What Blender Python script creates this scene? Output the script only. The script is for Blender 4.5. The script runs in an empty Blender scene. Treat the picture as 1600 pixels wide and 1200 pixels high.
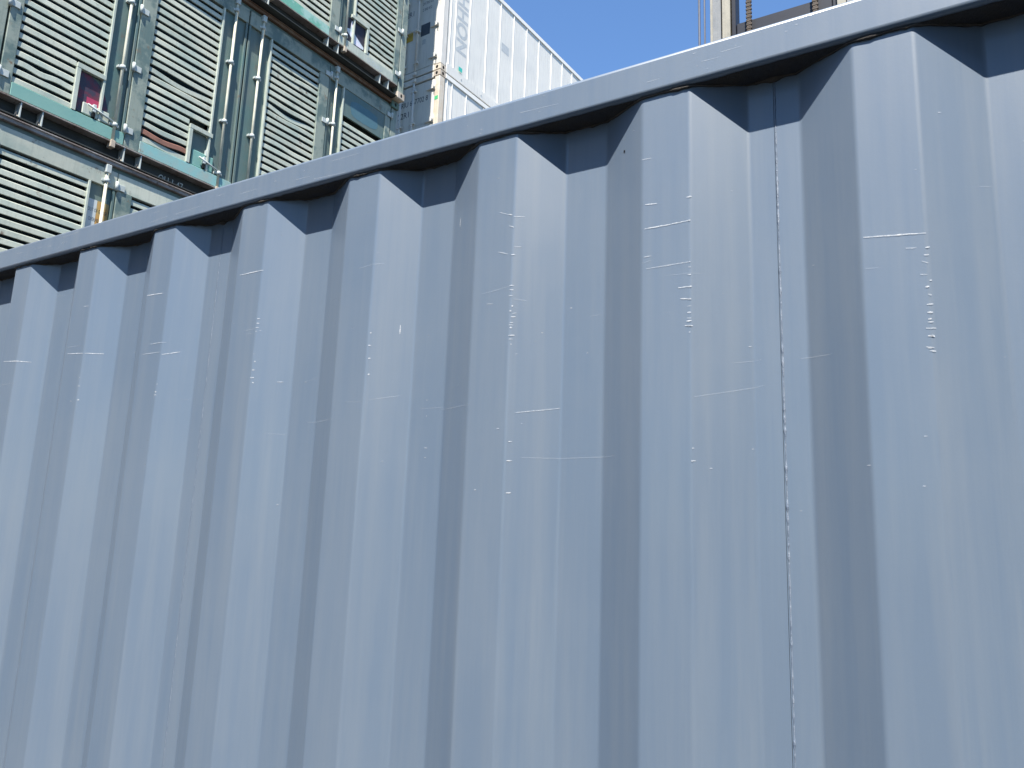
import bpy, math, random
from mathutils import Matrix, Vector

random.seed(7)
scene = bpy.context.scene
col = scene.collection

# ------------------------------------------------------------------ camera
CAM_Z = 1.907
YAW, PITCH, ROLL = math.radians(31.738), math.radians(11.180), math.radians(2.122)
fw = Vector((-math.sin(YAW) * math.cos(PITCH), math.cos(YAW) * math.cos(PITCH), math.sin(PITCH)))
rt = Vector((math.cos(YAW), math.sin(YAW), 0))
up = rt.cross(fw)
r2 = rt * math.cos(ROLL) + up * math.sin(ROLL)
u2 = -rt * math.sin(ROLL) + up * math.cos(ROLL)
cam_data = bpy.data.cameras.new('camera')
cam_data.sensor_width = 36.0
cam_data.lens = 1256.94 / 1600 * 36.0
cam_data.clip_start = 0.02
cam_data.clip_end = 3000
cam = bpy.data.objects.new('camera', cam_data)
col.objects.link(cam)
m = Matrix((r2, u2, -fw)).transposed().to_4x4()
m.translation = Vector((0, 0, CAM_Z))
cam.matrix_world = m
scene.camera = cam

# ------------------------------------------------------------------ sky, sun, exposure
SUN_EL = math.radians(58.5)
SUN_DIR = Vector((0.39 * math.cos(SUN_EL), -0.921 * math.cos(SUN_EL), math.sin(SUN_EL))).normalized()
world = bpy.data.worlds.new('World')
scene.world = world
world.use_nodes = True
wn = world.node_tree.nodes
wl = world.node_tree.links
sky = wn.new('ShaderNodeTexSky')
sky.sky_type = 'NISHITA'
sky.sun_disc = False
sky.sun_elevation = SUN_EL
sky.sun_rotation = math.atan2(0.39, -0.921)
sky.altitude = 0
sky.air_density = 1.25
sky.dust_density = 0.0
sky.ozone_density = 10.0
wn['Background'].inputs['Strength'].default_value = 0.10
wl.new(sky.outputs[0], wn['Background'].inputs['Color'])
sun_data = bpy.data.lights.new('sun', 'SUN')
sun_data.energy = 4.8
sun_data.angle = math.radians(0.5)
sun_data.color = (1.0, 0.955, 0.89)
sun = bpy.data.objects.new('sun', sun_data)
col.objects.link(sun)
sun.location = (4, -8, 14)
sun.rotation_euler = (-SUN_DIR).to_track_quat('-Z', 'Y').to_euler()
scene.view_settings.view_transform = 'Standard'
scene.view_settings.look = 'None'
scene.view_settings.gamma = 1.0
scene.view_settings.use_curve_mapping = False
scene.view_settings.exposure = 1.15

# ------------------------------------------------------------------ helpers
def tag(o, label=None, cat=None, group=None, kind=None):
    if label: o['label'] = label
    if cat: o['category'] = cat
    if group: o['group'] = group
    if kind: o['kind'] = kind
    return o

def empty(name, loc=(0, 0, 0), rz=0.0):
    o = bpy.data.objects.new(name, None)
    o.empty_display_size = 0.2
    col.objects.link(o)
    o.location = loc
    o.rotation_euler = (0, 0, rz)
    return o

class MB:
    """collects faces; build() links them as one mesh object"""
    def __init__(s):
        s.v, s.f, s.sm = [], [], []
    def quad(s, pts, smooth=False):
        b = len(s.v); s.v += [tuple(p) for p in pts]; s.f.append(tuple(range(b, b + len(pts)))); s.sm.append(smooth)
        return s
    def box(s, x0, x1, y0, y1, z0, z1, c=0.0):
        """box, with chamfered vertical/horizontal edges when c > 0"""
        if c <= 0:
            b = len(s.v)
            s.v += [(x, y, z) for z in (z0, z1) for y in (y0, y1) for x in (x0, x1)]
            for f in ((0, 2, 3, 1), (4, 5, 7, 6), (0, 1, 5, 4), (2, 6, 7, 3), (0, 4, 6, 2), (1, 3, 7, 5)):
                s.f.append(tuple(b + i for i in f)); s.sm.append(False)
            return s
        # chamfer: 24 verts
        X, Y, Z = (x0, x1), (y0, y1), (z0, z1)
        b = len(s.v); idx = {}
        for i in (0, 1):
            for j in (0, 1):
                for k in (0, 1):
                    sx, sy, sz = (1 - 2 * i) * c, (1 - 2 * j) * c, (1 - 2 * k) * c
                    for a, p in (('x', (X[i], Y[j] + sy, Z[k] + sz)), ('y', (X[i] + sx, Y[j], Z[k] + sz)), ('z', (X[i] + sx, Y[j] + sy, Z[k]))):
                        idx[(i, j, k, a)] = len(s.v); s.v.append(p)
        def F(*ks):
            s.f.append(tuple(idx[k] for k in ks)); s.sm.append(False)
        for i in (0, 1):
            o = ((0, 0), (1, 0), (1, 1), (0, 1))
            o = o if i else o[::-1]
            F(*[(i, j, k, 'x') for j, k in o])
            F(*[(k, i, j, 'y') for j, k in o])
            F(*[(j, k, i, 'z') for j, k in o])
        for i in (0, 1):
            for j in (0, 1):
                def e(q):
                    F(*(q if (i + j) % 2 == 0 else q[::-1]))
                e([(i, j, 0, 'x'), (i, j, 1, 'x'), (i, j, 1, 'y'), (i, j, 0, 'y')])
                e([(0, i, j, 'y'), (1, i, j, 'y'), (1, i, j, 'z'), (0, i, j, 'z')])
                e([(i, 0, j, 'z'), (i, 1, j, 'z'), (i, 1, j, 'x'), (i, 0, j, 'x')])
                for k in (0, 1):
                    q = [(i, j, k, 'x'), (i, j, k, 'y'), (i, j, k, 'z')]
                    F(*(q if (i + j + k) % 2 == 0 else q[::-1]))
        return s
    def tube(s, pts, r, n=8, cap=True, rs=None, smooth=True):
        pts = [Vector(p) for p in pts]; rings = []
        ref = None
        for i, p in enumerate(pts):
            d = (pts[min(i + 1, len(pts) - 1)] - pts[max(i - 1, 0)]).normalized()
            if ref is None:
                ref = Vector((0, 0, 1)) if abs(d.z) < .9 else Vector((1, 0, 0))
            a = d.cross(ref).normalized(); b2 = a.cross(d).normalized()
            rr = rs[i] if rs else r
            ring = []
            for k in range(n):
                t = 2 * math.pi * k / n
                ring.append(len(s.v)); s.v.append(tuple(p + a * math.cos(t) * rr + b2 * math.sin(t) * rr))
            rings.append(ring)
        for A, B in zip(rings, rings[1:]):
            for k in range(n):
                s.f.append((A[k], A[(k + 1) % n], B[(k + 1) % n], B[k])); s.sm.append(smooth)
        if cap:
            s.f.append(tuple(rings[0][::-1])); s.sm.append(False)
            s.f.append(tuple(rings[-1])); s.sm.append(False)
        return s
    def extrude(s, prof, axis, a0, a1, closed=True, cap=True, smooth=None):
        """prof: 2D points in the plane normal to axis ('x': (y,z), 'y': (x,z), 'z': (x,y))"""
        def P(p, a):
            return {'x': (a, p[0], p[1]), 'y': (p[0], a, p[1]), 'z': (p[0], p[1], a)}[axis]
        b = len(s.v); n = len(prof)
        s.v += [P(p, a0) for p in prof] + [P(p, a1) for p in prof]
        for i in range(n if closed else n - 1):
            j = (i + 1) % n
            s.f.append((b + i, b + j, b + n + j, b + n + i)); s.sm.append(bool(smooth and smooth[i]))
        if closed and cap:
            s.f.append(tuple(b + i for i in range(n))[::-1]); s.sm.append(False)
            s.f.append(tuple(b + n + i for i in range(n))); s.sm.append(False)
        return s
    def mesh(s, name):
        me = bpy.data.meshes.new(name)
        me.from_pydata(s.v, [], s.f)
        me.polygons.foreach_set('use_smooth', s.sm)
        me.update()
        return me
    def build(s, name, mat, parent=None, recalc=True, loc=None):
        me = s.mesh(name)
        if recalc:
            import bmesh
            bm = bmesh.new(); bm.from_mesh(me)
            bmesh.ops.recalc_face_normals(bm, faces=bm.faces)
            bm.to_mesh(me); bm.free()
        return link(name, me, mat, parent, loc)

def link(name, me, mat, parent=None, loc=None):
    if mat is not None and len(me.materials) == 0:
        me.materials.append(mat)
    o = bpy.data.objects.new(name, me)
    col.objects.link(o)
    if parent: o.parent = parent
    if loc: o.location = loc
    return o

def copy_tree(o, parent=None):
    c = o.copy(); col.objects.link(c); c.parent = parent
    for ch in o.children: copy_tree(ch, c)
    return c

def text_part(name, body, size, mat, parent, origin, xdir, ydir, align='LEFT', wx=1.0, bold=0.0):
    cu = bpy.data.curves.new(name, 'FONT')
    cu.body = body; cu.size = size; cu.align_x = align; cu.offset = bold; cu.resolution_u = 3
    tmp = bpy.data.objects.new(name, cu); col.objects.link(tmp)
    dg = bpy.context.evaluated_depsgraph_get()
    me = bpy.data.meshes.new_from_object(tmp.evaluated_get(dg))
    bpy.data.objects.remove(tmp)
    X, Y = Vector(xdir) * wx, Vector(ydir)
    N = Vector(xdir).cross(Y)
    for v in me.vertices:
        v.co = Vector(origin) + X * v.co.x + Y * v.co.y
    me.materials.clear()
    return link(name, me, mat, parent)

# ------------------------------------------------------------------ materials
def new_mat(name):
    mt = bpy.data.materials.new(name); mt.use_nodes = True
    nt = mt.node_tree
    return mt, nt, nt.nodes['Principled BSDF']

def N(nt, typ, **kw):
    n = nt.nodes.new(typ)
    for k, v in kw.items():
        if k in n.inputs: n.inputs[k].default_value = v
        else: setattr(n, k, v)
    return n

def ramp(nt, src, a, b, c0=(0, 0, 0, 1), c1=(1, 1, 1, 1)):
    r = nt.nodes.new('ShaderNodeValToRGB')
    r.color_ramp.elements[0].position = a; r.color_ramp.elements[0].color = c0
    r.color_ramp.elements[1].position = b; r.color_ramp.elements[1].color = c1
    nt.links.new(src, r.inputs[0]); return r

def mix(nt, fac, a, b):
    mx = nt.nodes.new('ShaderNodeMix'); mx.data_type = 'RGBA'
    for sock, val in ((0, fac), (6, a), (7, b)):
        if hasattr(val, 'is_linked'): nt.links.new(val, mx.inputs[sock])
        else: mx.inputs[sock].default_value = val if sock == 0 else (*val, 1) if len(val) == 3 else val
    return mx.outputs[2]

def worn(name, c, c2=None, rust=None, rust_amt=0.0, rough=0.55, scale=3.0, streak=True, rnd=0.0, bump=0.12, spec=0.4, metallic=0.0, fine=40.0, c2_lo=.42, c2_hi=.66):
    """paint with faded patches, vertical streaks, fine grain and rust blooms, in world position"""
    mt, nt, bs = new_mat(name)
    L = nt.links
    geo = N(nt, 'ShaderNodeNewGeometry')
    pos = geo.outputs['Position']
    c2 = c2 or tuple(x * .75 for x in c)
    n1 = N(nt, 'ShaderNodeTexNoise', Scale=scale, Detail=6.0, Roughness=0.62); L.new(pos, n1.inputs['Vector'])
    k = mix(nt, ramp(nt, n1.outputs[0], c2_lo, c2_hi).outputs[0], c, c2)
    if streak:
        mp = N(nt, 'ShaderNodeMapping'); mp.inputs['Scale'].default_value = (9, 9, .55); L.new(pos, mp.inputs['Vector'])
        n2 = N(nt, 'ShaderNodeTexNoise', Scale=4.0, Detail=4.0, Roughness=0.6); L.new(mp.outputs[0], n2.inputs['Vector'])
        f = ramp(nt, n2.outputs[0], .5, .78, (0, 0, 0, 1), (.55, .55, .55, 1)).outputs[0]
        k = mix(nt, f, k, tuple(x * .62 + .01 for x in c))
    if rnd:
        oi = N(nt, 'ShaderNodeObjectInfo')
        hs = N(nt, 'ShaderNodeHueSaturation'); L.new(k, hs.inputs['Color'])
        mr = N(nt, 'ShaderNodeMapRange'); L.new(oi.outputs['Random'], mr.inputs[0])
        mr.inputs['To Min'].default_value = 1 - rnd; mr.inputs['To Max'].default_value = 1 + rnd * .6
        L.new(mr.outputs[0], hs.inputs['Value']); k = hs.outputs[0]
    if rust:
        n3 = N(nt, 'ShaderNodeTexNoise', Scale=scale * 2.3, Detail=9.0, Roughness=0.7); L.new(pos, n3.inputs['Vector'])
        lo = .74 - .4 * rust_amt
        k = mix(nt, ramp(nt, n3.outputs[0], lo, lo + .09).outputs[0], k, rust)
    n4 = N(nt, 'ShaderNodeTexNoise', Scale=fine, Detail=5.0, Roughness=0.7); L.new(pos, n4.inputs['Vector'])
    k = mix(nt, .12, k, n4.outputs[0]) if False else k
    L.new(k, bs.inputs['Base Color'])
    rr = N(nt, 'ShaderNodeMapRange'); L.new(n4.outputs[0], rr.inputs[0])
    rr.inputs['To Min'].default_value = rough - .1; rr.inputs['To Max'].default_value = rough + .15
    L.new(rr.outputs[0], bs.inputs['Roughness'])
    bs.inputs['Specular IOR Level'].default_value = spec
    bs.inputs['Metallic'].default_value = metallic
    bp = N(nt, 'ShaderNodeBump', Strength=bump, Distance=.01); L.new(n4.outputs[0], bp.inputs['Height'])
    L.new(bp.outputs[0], bs.inputs['Normal'])
    return mt

def flat(name, c, rough=.6, spec=.4, metallic=0.0):
    mt, nt, bs = new_mat(name)
    geo = N(nt, 'ShaderNodeNewGeometry')
    n1 = N(nt, 'ShaderNodeTexNoise', Scale=14.0, Detail=5.0); nt.links.new(geo.outputs['Position'], n1.inputs['Vector'])
    k = mix(nt, ramp(nt, n1.outputs[0], .35, .75).outputs[0], c, tuple(x * .8 for x in c))
    nt.links.new(k, bs.inputs['Base Color'])
    bs.inputs['Roughness'].default_value = rough
    bs.inputs['Specular IOR Level'].default_value = spec
    bs.inputs['Metallic'].default_value = metallic
    return mt

def blue_paint():
    mt, nt, bs = new_mat('blue grey container paint')
    L = nt.links
    tc = N(nt, 'ShaderNodeNewGeometry'); pos = tc.outputs['Position']
    # chalky vertical streaks where rain has run down
    mp = N(nt, 'ShaderNodeMapping'); mp.inputs['Scale'].default_value = (1, 1, .045); L.new(pos, mp.inputs['Vector'])
    s1 = N(nt, 'ShaderNodeTexNoise', Scale=34.0, Detail=6.0, Roughness=.62); L.new(mp.outputs[0], s1.inputs['Vector'])
    s2 = N(nt, 'ShaderNodeTexNoise', Scale=150.0, Detail=3.0, Roughness=.6); L.new(mp.outputs[0], s2.inputs['Vector'])
    n1 = N(nt, 'ShaderNodeTexNoise', Scale=2.6, Detail=7.0, Roughness=.6); L.new(pos, n1.inputs['Vector'])
    n2 = N(nt, 'ShaderNodeTexNoise', Scale=420.0, Detail=3.0); L.new(pos, n2.inputs['Vector'])
    base, chalk, deep = (.122, .164, .220), (.152, .188, .232), (.110, .154, .214)
    k = mix(nt, ramp(nt, s1.outputs[0], .40, .74).outputs[0], base, chalk)
    k = mix(nt, ramp(nt, n1.outputs[0], .46, .74, c1=(.7, .7, .7, 1)).outputs[0], k, chalk)
    k = mix(nt, ramp(nt, s2.outputs[0], .52, .8, c1=(.45, .45, .45, 1)).outputs[0], k, deep)
    L.new(k, bs.inputs['Base Color'])
    rr = N(nt, 'ShaderNodeMapRange'); L.new(n1.outputs[0], rr.inputs[0])
    rr.inputs['To Min'].default_value = .38; rr.inputs['To Max'].default_value = .46
    L.new(rr.outputs[0], bs.inputs['Roughness'])
    bs.inputs['Specular IOR Level'].default_value = .65
    bs.inputs['Coat Weight'].default_value = .20; bs.inputs['Coat Roughness'].default_value = .12
    n3 = N(nt, 'ShaderNodeTexNoise', Scale=4.2, Detail=1.5, Roughness=.4); L.new(pos, n3.inputs['Vector'])
    b1 = N(nt, 'ShaderNodeBump', Strength=.10, Distance=.012); L.new(n3.outputs[0], b1.inputs['Height'])
    b2 = N(nt, 'ShaderNodeBump', Strength=.05, Distance=.001); L.new(n2.outputs[0], b2.inputs['Height'])
    L.new(b1.outputs[0], b2.inputs['Normal']); L.new(b2.outputs[0], bs.inputs['Normal'])
    return mt

def scratch_mat(name, alpha):
    mt, nt, bs = new_mat(name)
    geo = N(nt, 'ShaderNodeNewGeometry')
    n1 = N(nt, 'ShaderNodeTexNoise', Scale=260.0, Detail=4.0, Roughness=.7); nt.links.new(geo.outputs['Position'], n1.inputs['Vector'])
    r = ramp(nt, n1.outputs[0], .36, .62, (alpha * .35,) * 3 + (1,), (alpha,) * 3 + (1,))
    nt.links.new(r.outputs[0], bs.inputs['Alpha'])
    bs.inputs['Base Color'].default_value = (.66, .68, .70, 1)
    bs.inputs['Roughness'].default_value = .6
    return mt

M = {}
M['blue'] = blue_paint()
M['scratch3'] = scratch_mat('bare scratch', .75)
M['scratch2'] = scratch_mat('light scratch', .42)
M['scratch1'] = scratch_mat('faint scratch', .16)
M['sealant'] = worn('grey brown sealant', (.090, .076, .062), (.040, .038, .036), rough=.8, scale=20, streak=False, bump=.5, fine=160)
M['weld'] = worn('painted weld', (.15, .19, .255), (.26, .30, .36), rough=.4, scale=60, streak=False, bump=.4, fine=300)
M['rail_under'] = worn('dark underside sheet', (.062, .064, .068), (.075, .068, .058), rough=.9, scale=26, streak=False, bump=.6, fine=140, spec=.15)
M['dark'] = flat('dark interior steel', (.012, .014, .015), .9, .1)
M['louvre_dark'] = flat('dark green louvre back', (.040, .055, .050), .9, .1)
M['chip'] = flat('dark paint chip', (.01, .01, .01), .8, .2)
M['slat'] = worn('pale green grey louvre paint', (.47, .485, .395), (.31, .37, .315), (.14, .092, .06), .34, .5, 2.2, True, .10)
M['slat_rust'] = worn('rusted louvre', (.22, .105, .075), (.15, .075, .055), rough=.85, scale=8, streak=False)
M['frame'] = worn('blue grey door frame paint', (.118, .155, .138), (.085, .150, .138), (.14, .095, .06), .30, .5, 2.6, True)
M['post'] = worn('faded grey green post paint', (.25, .285, .235), (.105, .155, .14), (.17, .12, .07), .34, .55, 3.4, True, c2_lo=.47, c2_hi=.58)
M['trim'] = worn('pale louvre frame paint', (.46, .49, .41), (.35, .40, .33), (.22, .15, .09), .30, .5, 4.0, True)
M['turq'] = worn('turquoise sill paint', (.17, .34, .29), (.21, .37, .31), (.17, .16, .11), .10, .5, 1.6, False)
M['turq_worn'] = worn('patchy turquoise sill paint', (.22, .42, .40), (.30, .36, .32), (.17, .12, .07), .36, .6, 3.6, False)
M['green'] = worn('green sill paint', (.15, .38, .28), (.33, .50, .43), (.2, .16, .11), .16, .55, 4.0, False, c2_lo=.48, c2_hi=.58)
M['rod'] = worn('cream lock rod paint', (.60, .58, .45), (.46, .44, .34), (.30, .20, .12), .18, .5, 6.0, False)
M['channel'] = worn('grimy bottom rail', (.050, .056, .054), (.036, .038, .036), (.07, .05, .036), .25, .85, 3.0, True, spec=.2)
M['rust'] = worn('rusty top rail', (.135, .082, .055), (.20, .145, .10), (.34, .31, .27), .22, .9, 4.5, False, bump=.5, spec=.15)
M['rust_grey'] = worn('flaking grey top rail', (.20, .165, .145), (.32, .30, .28), (.10, .062, .045), .42, .85, 4.5, False, bump=.5, spec=.2)
M['casting'] = worn('tan corner casting', (.42, .345, .26), (.50, .44, .36), (.19, .115, .07), .30, .75, 7.0, False)
M['casting_green'] = worn('green corner casting', (.10, .17, .14), (.14, .12, .08), (.2, .14, .09), .3, .75, 7.0, False)
M['bracket'] = worn('pale hinge paint', (.46, .49, .46), (.38, .42, .40), (.25, .17, .11), .28, .55, 7.0, False)
M['patch'] = worn('painted over blue patch', (.065, .145, .175), (.085, .165, .19), rough=.55, scale=5.0, streak=False)
M['white'] = worn('white reefer paint', (.745, .72, .645), (.68, .665, .605), (.5, .42, .33), .05, .42, 1.4, True)
M['white_trim'] = worn('bright reefer trim', (.82, .795, .72), (.76, .74, .675), (.55, .42, .30), .10, .4, 3.0, False)
M['reefer_post_clean'] = worn('pale reefer corner post', (.70, .67, .60), (.62, .58, .51), (.45, .32, .22), .14, .5, 4.0, True)
M['reefer_post'] = worn('stained reefer corner post', (.60, .50, .37), (.66, .61, .52), (.45, .30, .18), .18, .55, 3.0, True)
M['ghost'] = flat('ghost of removed lettering', (.50, .525, .52), .5)
M['lettering'] = flat('navy lettering', (.02, .03, .05), .5)
M['gasket'] = flat('black rubber gasket', (.018, .02, .024), .8, .2)
M['yellow'] = flat('yellow sticker', (.62, .42, .05), .5)
M['placard_dark'] = flat('dark data plate', (.06, .075, .09), .5)
M['sticker_white'] = worn('scuffed white sticker', (.46, .50, .50), (.40, .44, .45), rough=.5, scale=9, streak=False)
M['orange'] = worn('peeling orange sticker', (.42, .24, .07), (.34, .27, .11), (.20, .09, .04), .40, .6, 14.0, False)
M['maroon'] = worn('maroon placard', (.125, .022, .040), (.040, .035, .055), rough=.5, scale=7.0, streak=False, c2_lo=.44, c2_hi=.56)
M['pink'] = flat('crimson placard print', (.42, .045, .10), .5)
M['placard_black'] = worn('black torn placard', (.022, .020, .034), (.036, .033, .05), rough=.5, scale=6.0, streak=False)
M['torn'] = worn('torn sticker paper', (.70, .66, .76), (.42, .55, .56), (.62, .30, .42), .30, .6, 16.0, False)
M['spray'] = flat('bright green paint mark', (.08, .50, .20), .6)
M['spray_teal'] = flat('teal paint mark', (.06, .52, .42), .6)
M['mast_grey'] = worn('scuffed mast steel', (.21, .215, .215), (.26, .26, .25), (.26, .19, .12), .20, .5, 5.0, True)
M['mast_cream'] = worn('worn cream mast flange', (.36, .33, .26), (.28, .26, .21), (.30, .20, .12), .25, .6, 6.0, True)
M['black_steel'] = flat('black painted steel', (.018, .020, .028), .5)
M['chain'] = worn('greasy chain steel', (.10, .075, .055), (.055, .045, .036), rough=.6, scale=30, streak=False, metallic=.4)
M['hose'] = flat('grey hydraulic hose', (.11, .12, .15), .6)
M['tyre'] = flat('tyre rubber', (.02, .02, .02), .9, .2)
M['glass'] = flat('dark cab glass', (.03, .04, .045), .08, .6)
M['truck'] = worn('yellow truck paint', (.55, .34, .05), (.48, .30, .05), (.2, .12, .07), .18, .5, 3.0, True)

# ------------------------------------------------------------------ ground
def ground():
    mt, nt, bs = new_mat('asphalt yard')
    geo = N(nt, 'ShaderNodeNewGeometry')
    n1 = N(nt, 'ShaderNodeTexNoise', Scale=.35, Detail=9.0, Roughness=.65); nt.links.new(geo.outputs['Position'], n1.inputs['Vector'])
    n2 = N(nt, 'ShaderNodeTexNoise', Scale=60.0, Detail=4.0); nt.links.new(geo.outputs['Position'], n2.inputs['Vector'])
    k = mix(nt, n1.outputs[0], (.060, .055, .050), (.042, .040, .038))
    nt.links.new(k, bs.inputs['Base Color']); bs.inputs['Roughness'].default_value = .9
    bp = N(nt, 'ShaderNodeBump', Strength=.3, Distance=.01); nt.links.new(n2.outputs[0], bp.inputs['Height']); nt.links.new(bp.outputs[0], bs.inputs['Normal'])
    g = MB().quad([(-1500, -1500, 0), (1500, -1500, 0), (1500, 1500, 0), (-1500, 1500, 0)]).build('ground', mt)
    tag(g, kind='structure')
ground()

# ------------------------------------------------------------------ blue grey container
D = 0.97964                  # outer face of the corrugation
PITCH_X = 0.278
X0, WO, WS, WI, DEP = -0.405414, 0.06984, 0.070057, 0.068046, 0.036
RB, RT, PR = 2.537, 2.591, 0.0076
SEAM0 = X0 + WO + WS + WI / 2
XL, XR = SEAM0 - 1.112 * 3.42, SEAM0 - 1.112 * 3.42 + 6.058
YB = D - PR + 2.438          # far side

def prof_y(x):
    u = (x - X0) % PITCH_X
    if u < WO: return D
    if u < WO + WS: return D + DEP * (u - WO) / WS
    if u < WO + WS + WI: return D + DEP
    return D + DEP * (PITCH_X - u) / WS

def breaks(a, b):
    out = []
    k0 = math.floor((a - X0) / PITCH_X) - 1
    for k in range(k0, k0 + int((b - a) / PITCH_X) + 4):
        for u in (0, WO, WO + WS, WO + WS + WI):
            x = X0 + k * PITCH_X + u
            if a + 1e-4 < x < b - 1e-4: out.append(x)
    return out

def corrugated_profile(a, b, R=.013, seg=4):
    """list of (x, y, smooth_to_next) with rounded bends"""
    pts = [(a, prof_y(a), False)]
    for x in breaks(a, b):
        y = prof_y(x); e = .004
        d1 = Vector((e, y - prof_y(x - e))).normalized(); d2 = Vector((e, prof_y(x + e) - y)).normalized()
        ang = d1.angle(d2); t = R * math.tan(ang / 2)
        p = Vector((x, y)); A = p - d1 * t; B = p + d2 * t
        for i in range(seg + 1):
            f = i / seg
            q = (A * (1 - f) + p * f) * (1 - f) + (p * (1 - f) + B * f) * f
            pts.append((q.x, q.y, i < seg))
    pts.append((b, prof_y(b), False))
    return pts

blue = empty('shipping_container', ((XL + XR) / 2, D + 1.2, 0))
tag(blue, 'blue grey corrugated steel container with a square top rail, pale scratches and weld seams', 'container')
BO = Vector(((XL + XR) / 2, D + 1.2, 0))
def bput(mb, name, mat):
    mb.v = [(x - BO.x, y - BO.y, z) for x, y, z in mb.v]
    return mb.build(name, mat, blue, recalc=False)

def rounded_rect(y0, y1, z0, z1, r, seg=4):
    out, sm = [], []
    for cx, cz, a0 in ((y1 - r, z1 - r, 0), (y0 + r, z1 - r, 90), (y0 + r, z0 + r, 180), (y1 - r, z0 + r, 270)):
        for i in range(seg + 1):
            a = math.radians(a0 + 90 * i / seg)
            out.append((cx + r * math.cos(a), cz + r * math.sin(a))); sm.append(i < seg)
    return out, sm

# side panels, each pressed from one sheet and butt welded at the seams
seams = [SEAM0 + 1.112 * k for k in range(-3, 3)]
edges = [XL + .10] + seams + [XR - .10]
Z0P = .155
for a, b in zip(edges, edges[1:]):
    ga, gb = [.0003 if abs(q - SEAM0) < .01 else .00012 for q in (a, b)]
    pr_ = corrugated_profile(a + ga, b - gb)
    mb = MB()
    n = len(pr_)
    for zz in (Z0P, RB): mb.v += [(x, y, zz) for x, y, s_ in pr_]
    for i in range(n - 1):
        mb.f.append((i, i + 1, n + i + 1, n + i)); mb.sm.append(pr_[i][2])
    # returned edges give the sheet its thickness
    for x, sgn in ((a + ga, 1), (b - gb, -1)):
        y = prof_y(x)
        q = [(x, y, Z0P), (x, y + .0025, Z0P), (x, y + .0025, RB), (x, y, RB)]
        mb.quad(q if sgn < 0 else q[::-1])
    bput(mb, 'side_panel', M['blue'])
for sx in seams:
    # lumpy weld bead a hair to the right of the open joint
    mb = MB(); rnd = random.Random(int(sx * 1000)); pts, rs = [], []
    z = Z0P + .002
    wv = rnd.uniform(0, 6)
    while z < RB - .008:
        lump = rnd.random()
        pts.append((sx + .0024 + .0004 * math.sin(z * 5 + wv), D + DEP - .0002, z))
        kk = 1.0 if abs(sx - SEAM0) < .01 else .45
        rs.append(kk * (.0006 + .0010 * (lump ** 4) + .0004 * (math.sin(z * 420) > .2)))
        z += .0045
    mb.tube(pts, .001, 6, True, rs)
    bput(mb, 'weld_seam', M['weld'])
    bput(MB().box(sx - .015, sx + .015, D + DEP + .004, D + DEP + .008, Z0P, RB), 'seam_backing', M['dark'])

# top rail: square tube
pf, sm = rounded_rect(D - PR, D - PR + .062, RB, RT, .0065)
bput(MB().extrude(pf[::-1], 'x', XL + .165, XR - .165, smooth=sm[::-1][1:] + sm[::-1][:1]), 'top_rail', M['blue'])
pf2, _ = rounded_rect(YB - .06, YB, RB, RT, .0065)
bput(MB().extrude(pf2[::-1], 'x', XL + .165, XR - .165), 'top_rail', M['blue'])
# sealant bead squeezed under the rail, following every bend
mb = MB(); rnd = random.Random(3); pts, rs = [], []
x = XL + .18; ph = rnd.uniform(0, 9)
while x < XR - .18:
    near = min(abs(x - s_) for s_ in seams)
    lump = math.exp(-(near / .008) ** 2)
    w = .5 + .5 * math.sin(x * 37 + ph) * math.sin(x * 91 + 2)
    r = .0011 + .0010 * w * w + .0009 * rnd.random() ** 2 + .0040 * lump
    pts.append((x, prof_y(x) - .0012 - .0008 * rnd.random(), RB - .0012 - .0012 * w - .001 * lump - .0012 * (rnd.random() > .9))); rs.append(r)
    x += .0065
mb.tube(pts, .003, 6, True, rs)
bput(mb, 'sealant_bead', M['sealant'])
mb = MB(); xs_ = []; x = XL + .17  # thin irregular sheet, darker than the paint, across the rail's underside
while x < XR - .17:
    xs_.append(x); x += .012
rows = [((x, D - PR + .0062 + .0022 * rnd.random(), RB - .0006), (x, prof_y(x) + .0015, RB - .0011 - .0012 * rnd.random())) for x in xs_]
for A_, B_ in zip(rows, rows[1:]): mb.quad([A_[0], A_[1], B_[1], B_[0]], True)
bput(mb, 'underside_sheet', M['rail_under'])

# bottom rail, posts, castings, roof, ends and far side
bput(MB().box(XL + .165, XR - .165, D - PR, D - PR + .055, .012, Z0P), 'bottom_rail', M['blue'])
bput(MB().box(XL + .165, XR - .165, YB - .055, YB, .012, Z0P), 'bottom_rail', M['blue'])
for x0_, x1_ in ((XL + .004, XL + .112), (XR - .112, XR - .004)):
    for y0_, y1_ in ((D - PR + .003, D - PR + .14), (YB - .14, YB - .003)):
        bput(MB().box(x0_, x1_, y0_, y1_, .119, 2.474, .006), 'corner_post', M['blue'])
for x0_ in (XL, XR - .162):
    for y0_ in (D - PR - .001, YB - .162):
        for z0_ in (0, 2.475):
            bput(MB().box(x0_, x0_ + .162, y0_, y0_ + .162, z0_, z0_ + .118, .008), 'corner_casting', M['blue'])
def zigzag(a, b, amp, p):
    out = [(a, 0)]; u = a + .03
    while u + p < b - .02:
        out += [(u, 0), (u + p * .25, amp), (u + p * .5, amp), (u + p * .75, 0)]; u += p
    out.append((b, 0)); return out
zz = zigzag(XL + .10, XR - .10, .018, .21)
mb = MB(); mb.extrude([(x, 2.566 + d) for x, d in zz], 'y', D - PR + .062, YB - .06, closed=False)
bput(mb, 'roof', M['blue'])
mb = MB(); mb.extrude([(x, YB - .05 + d) for x, d in zigzag(XL + .1, XR - .1, .03, .278)], 'z', Z0P, RB, closed=False)
bput(mb, 'far_side_panel', M['blue'])
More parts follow.
